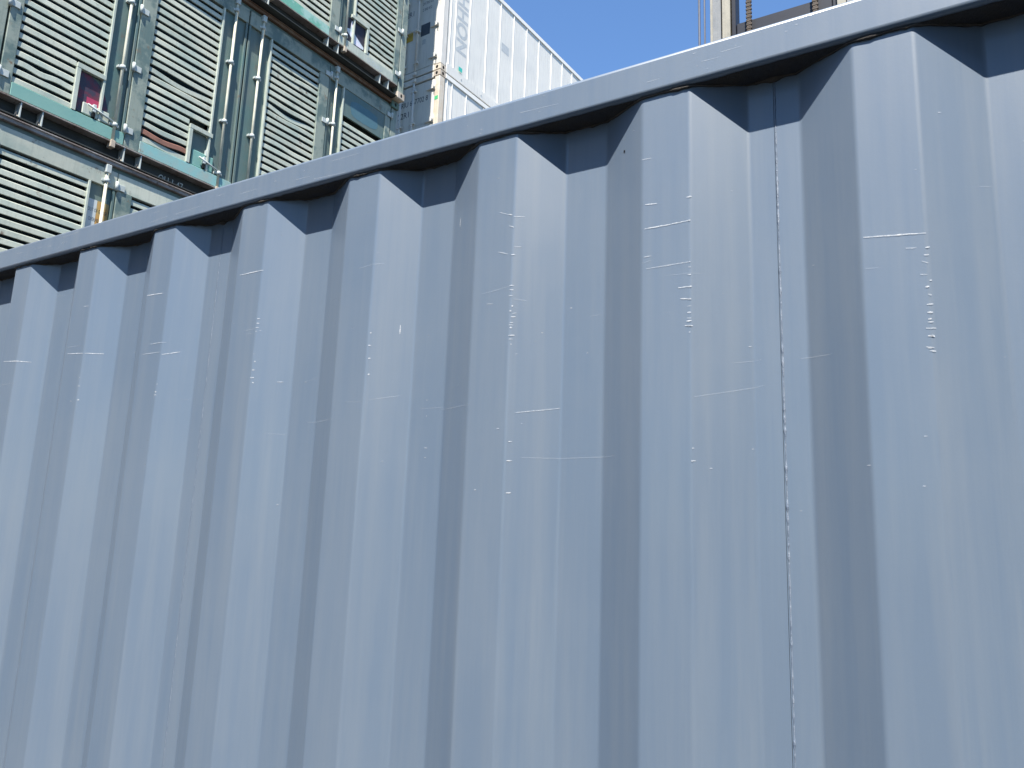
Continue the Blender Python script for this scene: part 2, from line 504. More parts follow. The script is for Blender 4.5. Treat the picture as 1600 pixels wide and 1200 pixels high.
for xe in (XL + .03, XR - .03):
    mb = MB(); mb.extrude([(xe + (d if xe < 0 else -d), y) for y, d in zigzag(D + .13, YB - .14, .03, .278)], 'z', .12, 2.48, closed=False)
    bput(mb, 'end_panel', M['blue'])
    bput(MB().box(xe - .026, xe + .03, D + .155, YB - .165, 2.482, 2.586), 'end_rail', M['blue'])
    bput(MB().box(xe - .026, xe + .03, D + .155, YB - .165, .012, .118), 'end_rail', M['blue'])
bput(MB().box(XL + .17, XR - .17, D + .06, YB - .06, .10, .14), 'floor_board', M['dark'])

# scratches: thin bare marks lying on the pressed sheet
S3 = [(-0.4008, 2.3374, -0.3612, 2.3376), (-0.3612, 2.3376, -0.3362, 2.3385), (-0.4, 2.373, -0.3823, 2.3713), (-1.444, 2.2561, -1.41, 2.2622), (-1.7219, 2.2845, -1.6811, 2.284), (-1.787, 2.2887, -1.7246, 2.2845), (-1.229, 2.3926, -1.1659, 2.3935), (-0.1243, 2.2772, -0.0582, 2.2711), (-2.0594, 2.2946, -1.9686, 2.2889), (-0.0598, 2.2536, -0.0554, 2.254), (-0.621, 2.3822, -0.613, 2.3788), (-0.6146, 2.2088, -0.6067, 2.2089), (-0.6127, 2.2373, -0.6059, 2.2374), (-0.3441, 2.1934, -0.3333, 2.1925), (-0.35, 2.2307, -0.3352, 2.2289), (-0.3526, 2.2461, -0.3344, 2.2464), (-0.0645, 2.1592, -0.0545, 2.1585), (-0.0622, 2.1664, -0.0566, 2.1659), (-0.0622, 2.1333, -0.056, 2.1321), (-0.0658, 2.138, -0.0576, 2.1365), (-0.0612, 2.1508, -0.0563, 2.1489), (-0.5204, 2.4421, -0.5188, 2.421), (-0.7313, 2.4259, -0.7318, 2.4094), (-0.8435, 2.2564, -0.8436, 2.241), (-1.5162, 2.3897, -1.4624, 2.3881), (-0.6218, 2.4011, -0.616, 2.399)]
S2 = [(-0.6395, 2.4077, -0.6206, 2.3999), (-0.6136, 2.3964, -0.5987, 2.3955), (-0.6111, 2.3469, -0.6016, 2.3471), (-0.6388, 2.3429, -0.6213, 2.3369), (-0.0801, 2.2562, -0.0689, 2.2548), (-0.0646, 2.2383, -0.0577, 2.2349), (-0.0668, 2.2226, -0.0597, 2.2215), (-0.6143, 2.2029, -0.609, 2.2029), (-0.6104, 2.2423, -0.6053, 2.2433), (-0.6558, 2.2624, -0.6453, 2.2611), (-0.4051, 2.4411, -0.3908, 2.4407), (-0.3978, 2.2796, -0.3357, 2.28), (-1.7478, 2.3948, -1.7277, 2.3938), (-1.4859, 2.2812, -1.4384, 2.2816), (-1.5076, 2.2615, -1.4485, 2.2615), (-0.5199, 2.4212, -0.5178, 2.3747), (-1.1246, 2.1798, -1.1128, 2.1801), (-0.0604, 2.1983, -0.0567, 2.1971), (-0.6022, 2.0928, -0.5445, 2.1009), (-0.4016, 2.2967, -0.3904, 2.2968)]
S1 = [(-0.6672, 2.2792, -0.6145, 2.2852), (-0.6094, 2.2651, -0.5905, 2.2624), (-0.1239, 2.2381, -0.1081, 2.2373), (-0.8845, 2.1286, -0.8348, 2.1373), (-0.3324, 2.0986, -0.2523, 2.1143), (-0.5919, 2.0279, -0.4529, 2.0287), (-1.7908, 2.3039, -1.7405, 2.3034), (-2.0594, 2.2359, -1.9955, 2.2368), (-1.2048, 2.2782, -1.1689, 2.2806), (-0.9245, 2.3594, -0.8751, 2.3637), (-0.7577, 2.1108, -0.6778, 2.1085), (-0.2084, 2.1453, -0.1682, 2.144), (-1.0525, 2.1039, -0.9561, 2.0996)]
DOTS = [(-0.3359, 2.3722), (-0.3362, 2.3385), (-0.3364, 2.2979), (-0.3366, 2.2801), (-0.3366, 2.273), (-0.3367, 2.2624), (-0.3368, 2.2456), (-0.3369, 2.229), (-0.337, 2.2194), (-0.337, 2.2108), (-0.3371, 2.203), (-0.3371, 2.1995), (-0.3372, 2.1926), (-0.3372, 2.184), (-0.0584, 2.2449), (-0.0563, 2.2144), (-0.0599, 2.2072), (-0.0579, 2.1867), (-0.0584, 2.1771), (-0.0595, 2.1698), (-0.0587, 2.1498), (-0.0601, 2.1367), (-0.6116, 2.3347), (-0.6118, 2.2861), (-0.6124, 2.2791), (-0.6129, 2.27), (-0.6107, 2.2541), (-0.613, 2.2462), (-0.6107, 2.2284), (-0.6106, 2.2245), (-0.6113, 2.2205), (-0.6105, 2.1951), (-0.5697, 2.2135), (-0.6109, 2.2088), (-1.1651, 2.2991), (-1.1654, 2.2905), (-1.1658, 2.2819), (-1.1673, 2.2745), (-1.1667, 2.2318), (-1.1644, 2.2173), (-1.1651, 2.2016), (-1.1659, 2.1872), (-1.1639, 2.1777), (-1.4454, 2.1951), (-1.4461, 2.1794), (-1.4466, 2.1728), (-1.7253, 2.2295), (-1.7228, 2.2108), (-1.72, 2.1795), (-0.784, 2.0504), (-0.7842, 2.0351), (-0.7864, 2.102), (-0.7869, 2.1281), (-0.887, 2.2424), (-0.8866, 2.2204), (-0.8861, 2.1986), (-0.8854, 2.1715), (-0.6066, 2.0506), (-0.6065, 2.0228), (-0.6059, 1.9772), (-0.3336, 2.0329), (-0.333, 2.0168)]
def strip(mb, x0, z0, x1, z1, w, jag=0.0, rnd=random):
    if x1 < x0: x0, z0, x1, z1 = x1, z1, x0, z0
    n = max(2, int(abs(x1 - x0) / .006) + 1)
    xs = sorted(set([x0 + (x1 - x0) * i / n for i in range(n + 1)] + [b for b in breaks(x0, x1)])) if x1 - x0 > .0015 else None
    if xs is None:                       # vertical mark
        zs = [z0 + (z1 - z0) * i / 6 for i in range(7)]
        rows = []
        for i, z in enumerate(zs):
            x = x0 + (x1 - x0) * i / 6; ww = w * (.4 + .6 * math.sin(math.pi * (i + .4) / 6.8)) / 2
            rows.append(((x - ww, prof_y(x - ww) - .0006, z), (x + ww, prof_y(x + ww) - .0006, z)))
    else:
        rows = []
        for i, x in enumerate(xs):
            f = (x - x0) / (x1 - x0); z = z0 + (z1 - z0) * f + rnd.uniform(-jag, jag)
            ww = w * (.35 + .65 * math.sin(math.pi * (.08 + .84 * f))) / 2 * rnd.uniform(.7, 1.2)
            rows.append(((x, prof_y(x) - .0006, z - ww), (x, prof_y(x) - .0006, z + ww)))
    for A, B in zip(rows, rows[1:]):
        mb.quad([A[0], B[0], B[1], A[1]])
rnd = random.Random(11)
for lst, w, mat, name in ((S3, .0017, 'scratch3', 'bare_scratch'), (S2, .0016, 'scratch2', 'light_scratch'), (S1, .0014, 'scratch1', 'faint_scratch')):
    for (a, b, c, d) in lst:
        mb = MB(); strip(mb, a, b, c, d, w, .0002, rnd); bput(mb, name, M[mat])
mb = MB()
for (a, b) in DOTS:
    w = rnd.uniform(.001, .006)
    strip(mb, a - w * .8, b + rnd.uniform(-.0004, .0004), a + w * .4, b, rnd.uniform(.0008, .0030), .0002, rnd)
tag(bput(mb, 'chipped_edge_marks', M['scratch3']), kind='stuff')
mb = MB()
for i in range(90):                     # dust specks and tiny nicks
    x = rnd.uniform(-2.3, .25); z = rnd.uniform(1.95, 2.5); w = rnd.uniform(.0006, .0018)
    strip(mb, x - w * 1.2, z, x + w * 1.2, z, w, 0, rnd)
tag(bput(mb, 'paint_specks', M['scratch2']), kind='stuff')
mb = MB()
for i in range(26):                      # fine hairline rubs
    x = rnd.uniform(-2.2, .2); z = rnd.uniform(2.05, 2.46); L_ = rnd.uniform(.006, .05)
    strip(mb, x, z, x + L_, z + rnd.uniform(-.003, .006), .0008, .0002, rnd)
tag(bput(mb, 'hairline_rubs', M['scratch1']), kind='stuff')
mb = MB(); strip(mb, -.4410, 2.4708, -.4380, 2.4706, .005, .0005, rnd); bput(mb, 'paint_chip', M['chip'])
mb = MB()
for i in range(60):                      # nicks and rubs on the rail face
    x = rnd.uniform(-2.4, .4); z = rnd.uniform(RB + .009, RT - .009); L_ = rnd.choice([.002, .003, .004, .03, .07]) * rnd.uniform(.5, 1.2); w = .0007 if L_ > .01 else .0013
    s_ = rnd.uniform(-.05, .06)
    mb.quad([(x, D - PR - .0004, z - w / 2), (x + L_, D - PR - .0004, z + s_ * L_ - w / 4), (x + L_, D - PR - .0004, z + s_ * L_ + w / 4), (x, D - PR - .0004, z + w / 2)])
tag(bput(mb, 'rail_nicks', M['scratch2']), kind='stuff')

# ------------------------------------------------------------------ louvred containers
TIER = 2.916
LA = math.radians(-2.1)
LC = Vector((-8.055, 6.139))             # centre of the door face
HALF = 2.885
E_ = 1.219                               # door face in local x
def lbox(o0, o1, s0, s1, z0, z1, c=0.0, mb=None):
    return (mb or MB()).box(E_ + o0, E_ + o1, s0, s1, z0, z1, c)

def slat_mesh(name, s0, s1, sag=None, seg=1):
    """pressed louvre blade: upright face with a lip folded back along the top and bottom"""
    pf = [(-.050, .018), (-.009, .040), (.0, .029), (.003, -.023), (-.007, -.027), (-.010, -.025), (-.001, -.019), (-.004, .025), (-.012, .035), (-.051, .014)]
    mb = MB(); n = len(pf)
    rows = []
    for i in range(seg + 1):
        f = i / seg; s = s0 + (s1 - s0) * f
        dz, do = sag(f) if sag else (0, 0)
        b = len(mb.v); mb.v += [(o + do, s, z + dz) for o, z in pf]; rows.append(b)
    for A, B in zip(rows, rows[1:]):
        for k in range(n):
            mb.f.append((A + k, A + (k + 1) % n, B + (k + 1) % n, B + k)); mb.sm.append(False)
    mb.f.append(tuple(range(rows[0], rows[0] + n))); mb.sm.append(False)
    mb.f.append(tuple(range(rows[-1], rows[-1] + n))[::-1]); mb.sm.append(False)
    import bmesh
    me = mb.mesh(name); bm = bmesh.new(); bm.from_mesh(me); bmesh.ops.recalc_face_normals(bm, faces=bm.faces); bm.to_mesh(me); bm.free()
    return me

SLAT_P = .0972
SZ0, SZ1 = .362, 2.60
_sl = {}
def get_slat(a, b):
    k = (round(a, 3), round(b, 3))
    if k not in _sl: _sl[k] = slat_mesh('slat', a, b)
    return _sl[k]

def door_leaf(root, side, inner, sill='turq', box=None, top_panel=None, bent={}, frame='frame', rusty=(), missing=(), header='post'):
    """one louvred leaf. side -1/+1: which half; inner: next to the centre or next to the corner post"""
    g = side
    def S(a, b):                       # mirrored span
        return (a * g, b * g) if g > 0 else (b * g, a * g)
    if inner: l0, l1, st0, st1, hinge0, hinge1 = .391, 1.246, .012, .391, 1.246, 1.425
    else: l0, l1, st0, st1, hinge0, hinge1 = 1.739, 2.617, 1.435, 1.739, 2.617, 2.735
    rod = .212 if inner else 1.558
    mb = MB()
    zt = 2.80
    # frame members
    a, b = S(st0 + .0, st1)
    lbox(-.05, -.022, *S(st0, st1 - .02), .21, 2.598, 0, mb)              # recessed strip behind the rod
    lbox(-.05, .006, *S(st0, st0 + .03), .21, 2.598, .003, mb)            # meeting edge
    leaf = mb.build('door_leaf', M[frame], root)
    lbox(-.05, .012, *S(st0, hinge1), 2.60, zt, .004).build('header', M[header], leaf)
    # hinge side stile, faded differently
    lbox(-.045, .016, *S(hinge0 + .002, hinge1), .215, 2.597, .005).build('stile', M['post'], leaf)
    # pale trim round the louvres
    lbox(-.05, .018, *S(l0 - .026, l0), .365, 2.598, .003).build('louvre_trim', M['trim'], leaf)
    # sill
    lbox(-.048, .02, *S(st0, hinge0), .217, .358, .004).build('sill', M[sill], leaf)
    # dark backing
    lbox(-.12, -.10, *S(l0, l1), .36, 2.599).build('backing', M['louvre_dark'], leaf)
    z = SZ0 + .033; i = 0
    top = top_panel if top_panel else SZ1
    while z < top - .03:
        a, b = l0 + .002, l1 - .001
        if box and z < box[3] + .03:
            if inner: a = box[1] + .002
            else: a = box[1] + .002
        s0, s1 = S(a, b)
        if i in missing:
            pass
        elif i in bent:
            me = slat_mesh('slat', s0, s1, bent[i], 14)
            link('slat', me, M['slat_rust' if i in rusty else 'slat'], leaf, (E_ - .004, 0, z))
        else:
            o = link('slat', get_slat(s0, s1), M['slat'], leaf, (E_ - .004 + random.uniform(-.002, .002), 0, z + random.uniform(-.0015, .0015)))
            o.rotation_euler = (random.uniform(-.0015, .0015), 0, 0)
            if i in rusty:
                o.data = o.data.copy(); o.data.materials.clear(); o.data.materials.append(M['slat_rust'])
        z += SLAT_P; i += 1
    if top_panel:
        pl = lbox(-.03, .004, *S(l0 + .001, l1 - .001), top_panel, 2.598, .003).build('blank_panel', M['frame'], leaf)
        rp = random.Random(9); pts = []
        for k in range(28):
            t = 2 * math.pi * k / 28; cs, sn = math.cos(t), math.sin(t)
            rr_ = 1 / max(abs(cs), abs(sn)) ** .72 * rp.uniform(.93, 1.05)
            pts.append((((l0 + l1) / 2 + .30 * cs * rr_) * g, (top_panel + 2.58) / 2 - .01 + .135 * sn * rr_))
        mb = MB(); mb.extrude(pts, 'x', E_ + .0045, E_ + .0055); mb.build('paint_patch', M['patch'], leaf)
    # lock rod with guides
    def ring(z0, z1, r):
        return MB().tube([(E_ + .022, rod * g, z0), (E_ + .022, rod * g, z1)], r, 10)
    ring(.14, 2.83, .0165).build('lock_rod', M['rod'], leaf)
    for zg in (.40, 1.10, 1.92, 2.66):
        mb = ring(zg - .022, zg + .022, .029); lbox(-.024, .02, rod * g - .05, rod * g + .05, zg - .016, zg + .016, .003, mb)
        mb.build('rod_guide', M['bracket'], leaf)
    mb = MB(); lbox(-.03, .05, rod * g - .028, rod * g + .028, .13, .215, .006, mb); mb.build('rod_keeper', M['casting'], leaf)
    mb = MB(); lbox(-.03, .05, rod * g - .03, rod * g + .03, 2.745, 2.84, .006, mb); mb.build('rod_keeper', M['bracket'], leaf)
    # hinges: fold hinge between leaves, butt hinge on the corner post
    for zh in (.41, 1.17, 1.90, 2.64):
        mb = MB(); c = 1.43 if inner else 2.74
        lbox(.016, .03, *S(c - .085, c + .012), zh - .035, zh + .035, .003, mb)
        mb.tube([(E_ + .032, g * (c + .012), zh - .05), (E_ + .032, g * (c + .012), zh + .05)], .019, 8)
        mb.build('hinge', M['bracket'], leaf)
    # framed lock box in the bottom corner
    if box:
        b0, b1, z0, z1, kind = box
        mb = MB()
        lbox(-.02, .024, *S(b1 - .045, b1), z0, z1 - .055, .003, mb)
        lbox(-.02, .026, *S(b0, b1), z1 - .055, z1, .003, mb)
        bx_ = mb.build('lock_box', M['trim'], leaf)
        lbox(-.06, -.03, *S(b0, b1 - .046), z0, z1 - .056).build('lock_box_back', M['frame'], leaf)
        if kind == 'maroon':
            pts = [(b1 - .05, z0 + .06), (b1 - .05, z1 - .06), (b1 - .13, z1 - .062)]
            for k in range(9):
                t = k / 8 * math.pi / 2
                pts.append((b1 - .13 - .27 * math.sin(t), z0 + .10 + (z1 - z0 - .162) * math.cos(t)))
            pts.append((b1 - .40, z0 + .02)); pts.append((b1 - .08, z0 + .03))
            mb = MB(); mb.extrude([(p[0] * g, p[1]) for p in pts], 'x', E_ - .022, E_ - .016); mb.build('placard', M['maroon'], leaf)
            lbox(-.0155, -.0145, *S(b1 - .30, b1 - .16), z0 + .15, z0 + .23).build('placard_print', M['pink'], leaf)
            mb = MB(); lbox(-.014, .004, *S(b0 - .10, b1 - .12), z0 + .02, z0 + .15, .008, mb); mb.build('latch_plate', M['trim'], leaf)
        elif kind == 'teal':
            mb = MB(); lbox(-.029, .0, *S(b0 - .06, b1 - .08), z0 + .005, z0 + .21, .01, mb); mb.build('latch_plate', M['turq'], leaf)
            mb = MB(); lbox(-.029, .012, *S(b0 + .02, b0 + .06), z0 + .19, z0 + .27, .004, mb); mb.build('latch_tab', M['bracket'], leaf)
        elif kind == 'torn':
            lbox(-.028, -.02, *S(b0 - .09, b1 - .05), z0 + .02, z1 - .06).build('placard', M['placard_black'], leaf)
            mb = MB(); r_ = random.Random(5)
            pts = [(b0 - .085, z0 + .20), (b0 + .02, z0 + .24), (b0 + .035, z1 - .075), (b0 + .085, z1 - .13), (b0 + .10, z0 + .21), (b0 + .20, z0 + .15), (b0 + .31, z0 + .09), (b0 + .31, z0 + .05), (b0 + .10, z0 + .04), (b0 + .06, z0 + .10)]
            mb.extrude([(p[0] * g, p[1]) for p in pts], 'x', E_ - .019, E_ - .0175); mb.build('torn_paper', M['torn'], leaf)
        # handle bar and padlock across the box
        if kind in ('maroon', 'teal'):
            mb = MB(); mb.tube([(E_ + .026, g * (rod - .0), z0 + .06), (E_ + .03, g * (b1 - .16), z0 + .13)], .011, 6); mb.build('handle', M['bracket'], leaf)
            mb = MB(); lbox(.0, .035, *S(b0 + .06, b0 + .10), z0 + .07, z0 + .16, .006, mb); mb.build('padlock', M['bracket'], leaf)
            mb = MB(); lbox(.0, .03, *S(b0 + .063, b0 + .097), z0 + .01, z0 + .068, .006, mb); mb.build('seal_tag', M['dark'], leaf)
    return leaf

def louvre_container(loc, rail='rust', label='', leaves=(), studs=(), label_text=None):
    root = empty('louvred_container', loc, LA)
    tag(root, label, 'container', 'louvred side door containers stacked in one column')
    H_ = TIER - .006
    def put(mb, name, mat): return mb.build(name, M[mat], root)
    # bottom side rail: recessed web between two flanges
    put(lbox(-.10, -.085, -HALF + .17, HALF - .17, .022, .19), 'bottom_rail', 'channel')
    put(lbox(-.105, .035, -HALF + .17, HALF - .17, .19, .205, .002), 'rail_flange', 'rust_grey')
    put(lbox(-.105, .044, -HALF + .17, HALF - .17, .008, .022, .002), 'rail_flange', 'channel')
    for s in studs:
        mb = lbox(-.084, .026, s - .006, s + .006, .0225, .1895, .001)
        put(mb, 'stiffener', 'bracket')
        mb = MB(); mb.tube([(E_ - .01 + .012 * math.sin(2 * t), s - .022 - .010 * math.sin(t), .06 + .03 * math.cos(t)) for t in [k * math.pi / 6 for k in range(13)]], .006, 5)
        put(mb, 'lashing_ring', 'casting')
    # top side rail, the dirty ledge between the tiers
    mb = lbox(-.10, .038, -HALF + .17, HALF - .17, H_ - .058, H_ - .004, .004)
    lbox(-.06, .050, -HALF + .17, HALF - .17, H_ - .020, H_ - .006, .002, mb)
    put(mb, 'top_rail', rail)
    put(lbox(-.10, -.01, -HALF + .17, HALF - .17, 2.802, H_ - .06), 'door_header', 'frame')
    # posts and castings
    for g in (-1, 1):
        a, b = sorted((g * HALF, g * (HALF - .135)))
        put(lbox(-.15, .012, a + .004, b - .004, .121, H_ - .121, .006), 'corner_post', 'post')
        put(MB().box(-E_, -E_ + .15, a, b, .121, H_ - .121, .006), 'corner_post', 'post')
        a, b = sorted((g * (HALF + .004), g * (HALF - .165)))
        for z0 in (0, H_ - .118):
            for o0, o1 in ((E_ - .13, E_ + .045), (-E_ - .005, -E_ + .17)):
                cst = put(MB().box(o0, o1, a, b, z0, z0 + .118, .010), 'corner_casting', 'casting' if not (z0 > 0 and g > 0 and rail == 'rust') else 'casting_green')
            hole = MB(); c_ = (a + b) / 2
            ring_ = [(E_ + .0458, c_ + .020 * math.cos(t), z0 + .059 + .032 * math.sin(t)) for t in [k * math.pi / 8 for k in range(16)]]
            hole.quad(ring_); hole.build('casting_hole', M['dark'], cst, recalc=False)
    # body: corrugated ends and far side, roof, floor
    for g in (-1, 1):
        mb = MB(); mb.extrude([(x, g * (HALF - .02 - d)) for x, d in zigzag(-E_ + .15, E_ - .15, .03, .25)], 'z', .12, H_ - .06, closed=False); put(mb, 'end_panel', 'frame')
        put(MB().box(-E_ + .171, E_ - .131, *sorted((g * HALF, g * (HALF - .06))), H_ - .057, H_ - .004), 'end_rail', rail)
        put(MB().box(-E_ + .171, E_ - .131, *sorted((g * HALF, g * (HALF - .06))), .01, .119), 'end_rail', 'channel')
    mb = MB(); mb.extrude([(-E_ + .02 + d, y) for y, d in zigzag(-HALF + .14, HALF - .14, .03, .278)], 'z', .12, H_ - .06, closed=False); put(mb, 'far_side_panel', 'frame')
    put(MB().box(-E_ + .06, E_ - .101, -HALF + .07, HALF - .07, H_ - .04, H_ - .03), 'roof', 'channel')
    put(MB().box(-E_ + .06, E_ - .11, -HALF + .07, HALF - .07, .13, .16), 'floor_board', 'channel')
    put(MB().box(-E_, -E_ + .05, -HALF + .17, HALF - .17, .01, .12), 'bottom_rail', 'channel')
    put(MB().box(-E_, -E_ + .06, -HALF + .17, HALF - .17, H_ - .06, H_ - .004), 'top_rail', rail)
    for kw in leaves: door_leaf(root, **kw)
    return root

def base_at(tier, off=0.0):
    n = Vector((math.cos(LA), math.sin(LA)))
    c = LC + n * (off - E_)
    return (c.x, c.y, .02 + tier * TIER)

def wave(amp, ph, lobes=1.5, out=.0):
    return lambda f: (amp * math.sin(math.pi * f * lobes + ph) * math.sin(math.pi * f), out * math.sin(math.pi * f))
BX1 = (1.715, 2.032, .362, .905, 'maroon')
BX2 = (.345, .662, .362, .86, 'teal')
BXU = (1.66, 2.03, .362, .83, 'torn')
ST = (-2.50, -2.29, -1.41, -1.21, .17, 1.24, 1.44, 2.33, 2.52)
base = [dict(side=-1, inner=False), dict(side=-1, inner=True), dict(side=1, inner=True), dict(side=1, inner=False)]
lowest = louvre_container(base_at(0), 'rust_grey', 'lowest louvred container of its column, on the ground behind the blue grey one', base, ST)
low = louvre_container(base_at(1), 'rust_grey', 'louvred container with OUT OF GAUGE sticker and flaking grey top rail', [
    dict(side=-1, inner=False, sill='turq', header='slat'), dict(side=-1, inner=True, header='slat'), dict(side=1, inner=True, header='slat'), dict(side=1, inner=False, header='slat')], ST)
mid = louvre_container(base_at(2), 'rust', 'louvred container with turquoise sill, maroon placard and rusty bent slat', [
    dict(side=-1, inner=False, sill='turq', box=BX1, bent={2: wave(.012, .6, 3.0)}),
    dict(side=-1, inner=True, sill='turq_worn', box=BX2, bent={0: wave(.008, .3), 1: wave(-.030, .2, 1.0, .012), 2: wave(-.014, .2, 1.0), 9: wave(-.022, .1, 1.0, -.012), 10: wave(.006, 1)}, rusty=(1,), missing=()),
    dict(side=1, inner=True, bent={19: wave(-.016, .2, 1.3, .006), 14: wave(-.018, .1, 1.2, .008), 13: wave(-.034, .3, 1.1, -.008), 12: wave(-.012, .3, 1.5), 8: wave(.012, .3, 2.0)}),
    dict(side=1, inner=False, top_panel=2.17)], ST)
top = louvre_container(base_at(3, .105), 'rust_grey', 'topmost louvred container with green worn sill and torn black placard', [
    dict(side=-1, inner=False), dict(side=-1, inner=True), dict(side=1, inner=True, sill='green', bent={0: wave(.01, .2, 2.0)}),
    dict(side=1, inner=False, sill='trim', box=BXU, bent={2: wave(.01, .2, 2.0)})], ST)
# the column goes on above the frame: its shade on the white doors shows it
over = louvre_container(base_at(4, .105), 'rust', 'louvred container resting on the one with the torn black placard', base, ST)
over2 = louvre_container(base_at(5, .105), 'rust', 'louvred container at the very top of its column', base, ST)
# sticker and stencils
lf = [o for o in low.children if o.name.startswith('door_leaf')][0]
def sticker(nm, s0, s1, z0, z1, mat, o=-.0215):
    return lbox(o, o + .0008, s0, s1, z0, z1).build(nm, M[mat], lf)
sticker('sticker', -1.70, -1.60, 2.02, 2.42, 'sticker_white')
sticker('sticker_band', -1.598, -1.47, 2.00, 2.42, 'orange')
for i, t_ in enumerate(('OUT OF GAUGE', 'OVERHEIGHT')):
    text_part('sticker_text', t_, .058, M['lettering'], lf, (E_ - .0200, -1.692 + .018 * i, 2.285 - .105 * i), (0, 1, 0), (0, 0, 1), wx=.50)
text_part('stencil', 'OU 1 47', .13, M['bracket'], mid, (E_ - .0838, -.92, .035), (0, 1, 0), (0, 0, 1), wx=.7)
text_part('stencil', 'OLCNAU', .10, M['sticker_white'], top, (E_ + .0212, 2.02, .245), (0, 1, 0), (0, 0, 1), wx=.8)
text_part('stencil', '1 d 1', .10, M['bracket'], top, (E_ - .0838, .62, .03), (0, 1, 0), (0, 0, 1), wx=.9)

# ------------------------------------------------------------------ white refrigerated containers
RA = math.radians(-2.8)
RLEN, RH = 6.058, 2.591
RN = Vector((math.cos(RA), math.sin(RA))); RTT = Vector((-math.sin(RA), math.cos(RA)))
RCORNER = Vector((-8.291, 10.513))
RC = RCORNER - RN * 1.219 + RTT * (RLEN / 2)
W2 = 1.219
RIBS = [.235, .38, .813, 1.363, 1.811, 2.29, 2.78, 3.27, 3.80, 4.27, 4.72, 5.2, 5.62]
def reefer(z0, label):
    root = empty('refrigerated_container', (RC.x, RC.y, z0), RA)
    tag(root, label, 'container', 'white refrigerated containers stacked behind the louvred column')
    y0 = -RLEN / 2
    def put(mb, name, mat): return mb.build(name, M[mat], root)
    H_ = RH - .006
    for sx in (-1, 1):
        def X(a, b): return sorted((sx * a, sx * b))
        put(MB().box(*X(W2 - .07, W2), y0 + .172, -y0 - .172, H_ - .10, H_ - .004, .006), 'top_rail', 'white_trim')
        put(MB().box(*X(W2 - .09, W2 - .002), y0 + .172, -y0 - .172, .012, .205, .006), 'bottom_rail', 'white')
        es = [.175] + RIBS + [RLEN - .175]
        for a, b in zip(es, es[1:]):
            put(MB().box(*X(W2 - .06, W2 - .022), y0 + a + .006, y0 + b - .006, .206, H_ - .101), 'side_panel', 'white')
        for r in RIBS:
            put(MB().box(*X(W2 - .05, W2 - .006), y0 + r - .009, y0 + r + .009, .2065, H_ - .1015, .004), 'joint_strip', 'white_trim')
        for s in (.62, 1.25, 2.4, 3.6, 4.9):
            put(MB().tube([(sx * (W2 - .004), y0 + s, .10), (sx * (W2 + .004), y0 + s, .10)], .018, 8), 'drain_plug', 'ghost')
        for sy in (-1, 1):
            a, b = X(W2 - .12, W2 - .003); c, d = sorted((sy * -y0, sy * (-y0 - .15)))
            put(MB().box(a, b, c + (.003 if sy < 0 else 0), d - (.003 if sy > 0 else 0), .12, H_ - .12, .008), 'corner_post', 'reefer_post_clean')
            a, b = X(W2 - .165, W2); c, d = sorted((sy * -y0, sy * (-y0 - .168)))
            for zz0 in (0, H_ - .118):
                cst = put(MB().box(a, b, c, d, zz0, zz0 + .118, .009), 'corner_casting', 'casting' if zz0 else 'reefer_post')
                cy, cz = (c + d) / 2, zz0 + .059
                hole = MB(); xx = sx * (W2 + .0006)
                hole.quad([(xx, cy + .028 * math.cos(t), cz + .034 * math.sin(t)) for t in [k * math.pi / 8 for k in range(16)]])
                hole.quad([(sx * (W2 - .082) + .028 * math.cos(t), sy * (-y0 + .0006), cz + .034 * math.sin(t)) for t in [k * math.pi / 8 for k in range(16)]])
                hole.build('casting_hole', M['dark'], cst, recalc=False)
    put(MB().box(-W2 + .06, W2 - .06, y0 + .16, -y0 - .16, H_ - .06, H_ - .02), 'roof', 'white')
    put(MB().box(-W2 + .09, W2 - .09, y0 + .16, -y0 - .16, .10, .20), 'floor_board', 'channel')
    put(MB().box(-W2 + .166, W2 - .166, -y0 - .12, -y0 - .01, .012, H_ - .01), 'machinery_end', 'white')
    # door end
    put(MB().box(-W2 + .166, W2 - .166, y0 + .004, y0 + .12, H_ - .125, H_ - .008, .006), 'door_header', 'white')
    put(MB().box(-W2 + .166, W2 - .166, y0 + .004, y0 + .12, .012, .135, .006), 'door_sill', 'white')
    put(MB().box(-W2 + .10, W2 - .10, y0 + .10, y0 + .14, .13, H_ - .12), 'gasket', 'gasket')
    for sx in (-1, 1):
        def X(a, b): return sorted((sx * a, sx * b))
        d = put(MB().box(*X(.008, W2 - .135), y0 + .02, y0 + .098, .155, H_ - .145, .008), 'door', 'white')
        for xr in (.30, .61):
            r_ = MB().tube([(sx * xr, y0 - .012, .06), (sx * xr, y0 - .012, H_ - .06)], .019, 8).build('lock_rod', M['white'], d)
            for zg in (.30, .95, 1.65, 2.3):
                MB().box(sx * xr - .055, sx * xr + .055, y0 - .026, y0 + .019, zg - .022, zg + .022, .004).build('rod_guide', M['white'], d)
            for zg in (.03, H_ - .105):
                MB().box(sx * xr - .04, sx * xr + .04, y0 - .035, y0 + .0035, zg, zg + .075, .008).build('rod_keeper', M['white'], d)
            MB().tube([(sx * xr, y0 - .03, 1.0), (sx * (xr + .34 if xr < .5 else xr - .30), y0 - .035, .95)], .012, 6).build('handle', M['white'], d)
        for zh in (.33, .98, 1.62, 2.27):
            mb = MB().box(*X(W2 - .30, W2 - .11), y0 - .012, y0 + .019, zh - .045, zh + .045, .006)
            mb.tube([(sx * (W2 - .11), y0 - .012, zh - .07), (sx * (W2 - .11), y0 - .012, zh + .07)], .02, 8)
            mb.build('hinge', M['white'], d)
        MB().box(*X(W2 - .132, W2 - .1215), y0 + .03, y0 + .09, .14, H_ - .13).build('door_gasket', M['gasket'], d)
    return root
ZU = 4 * RH + .0
reef = []
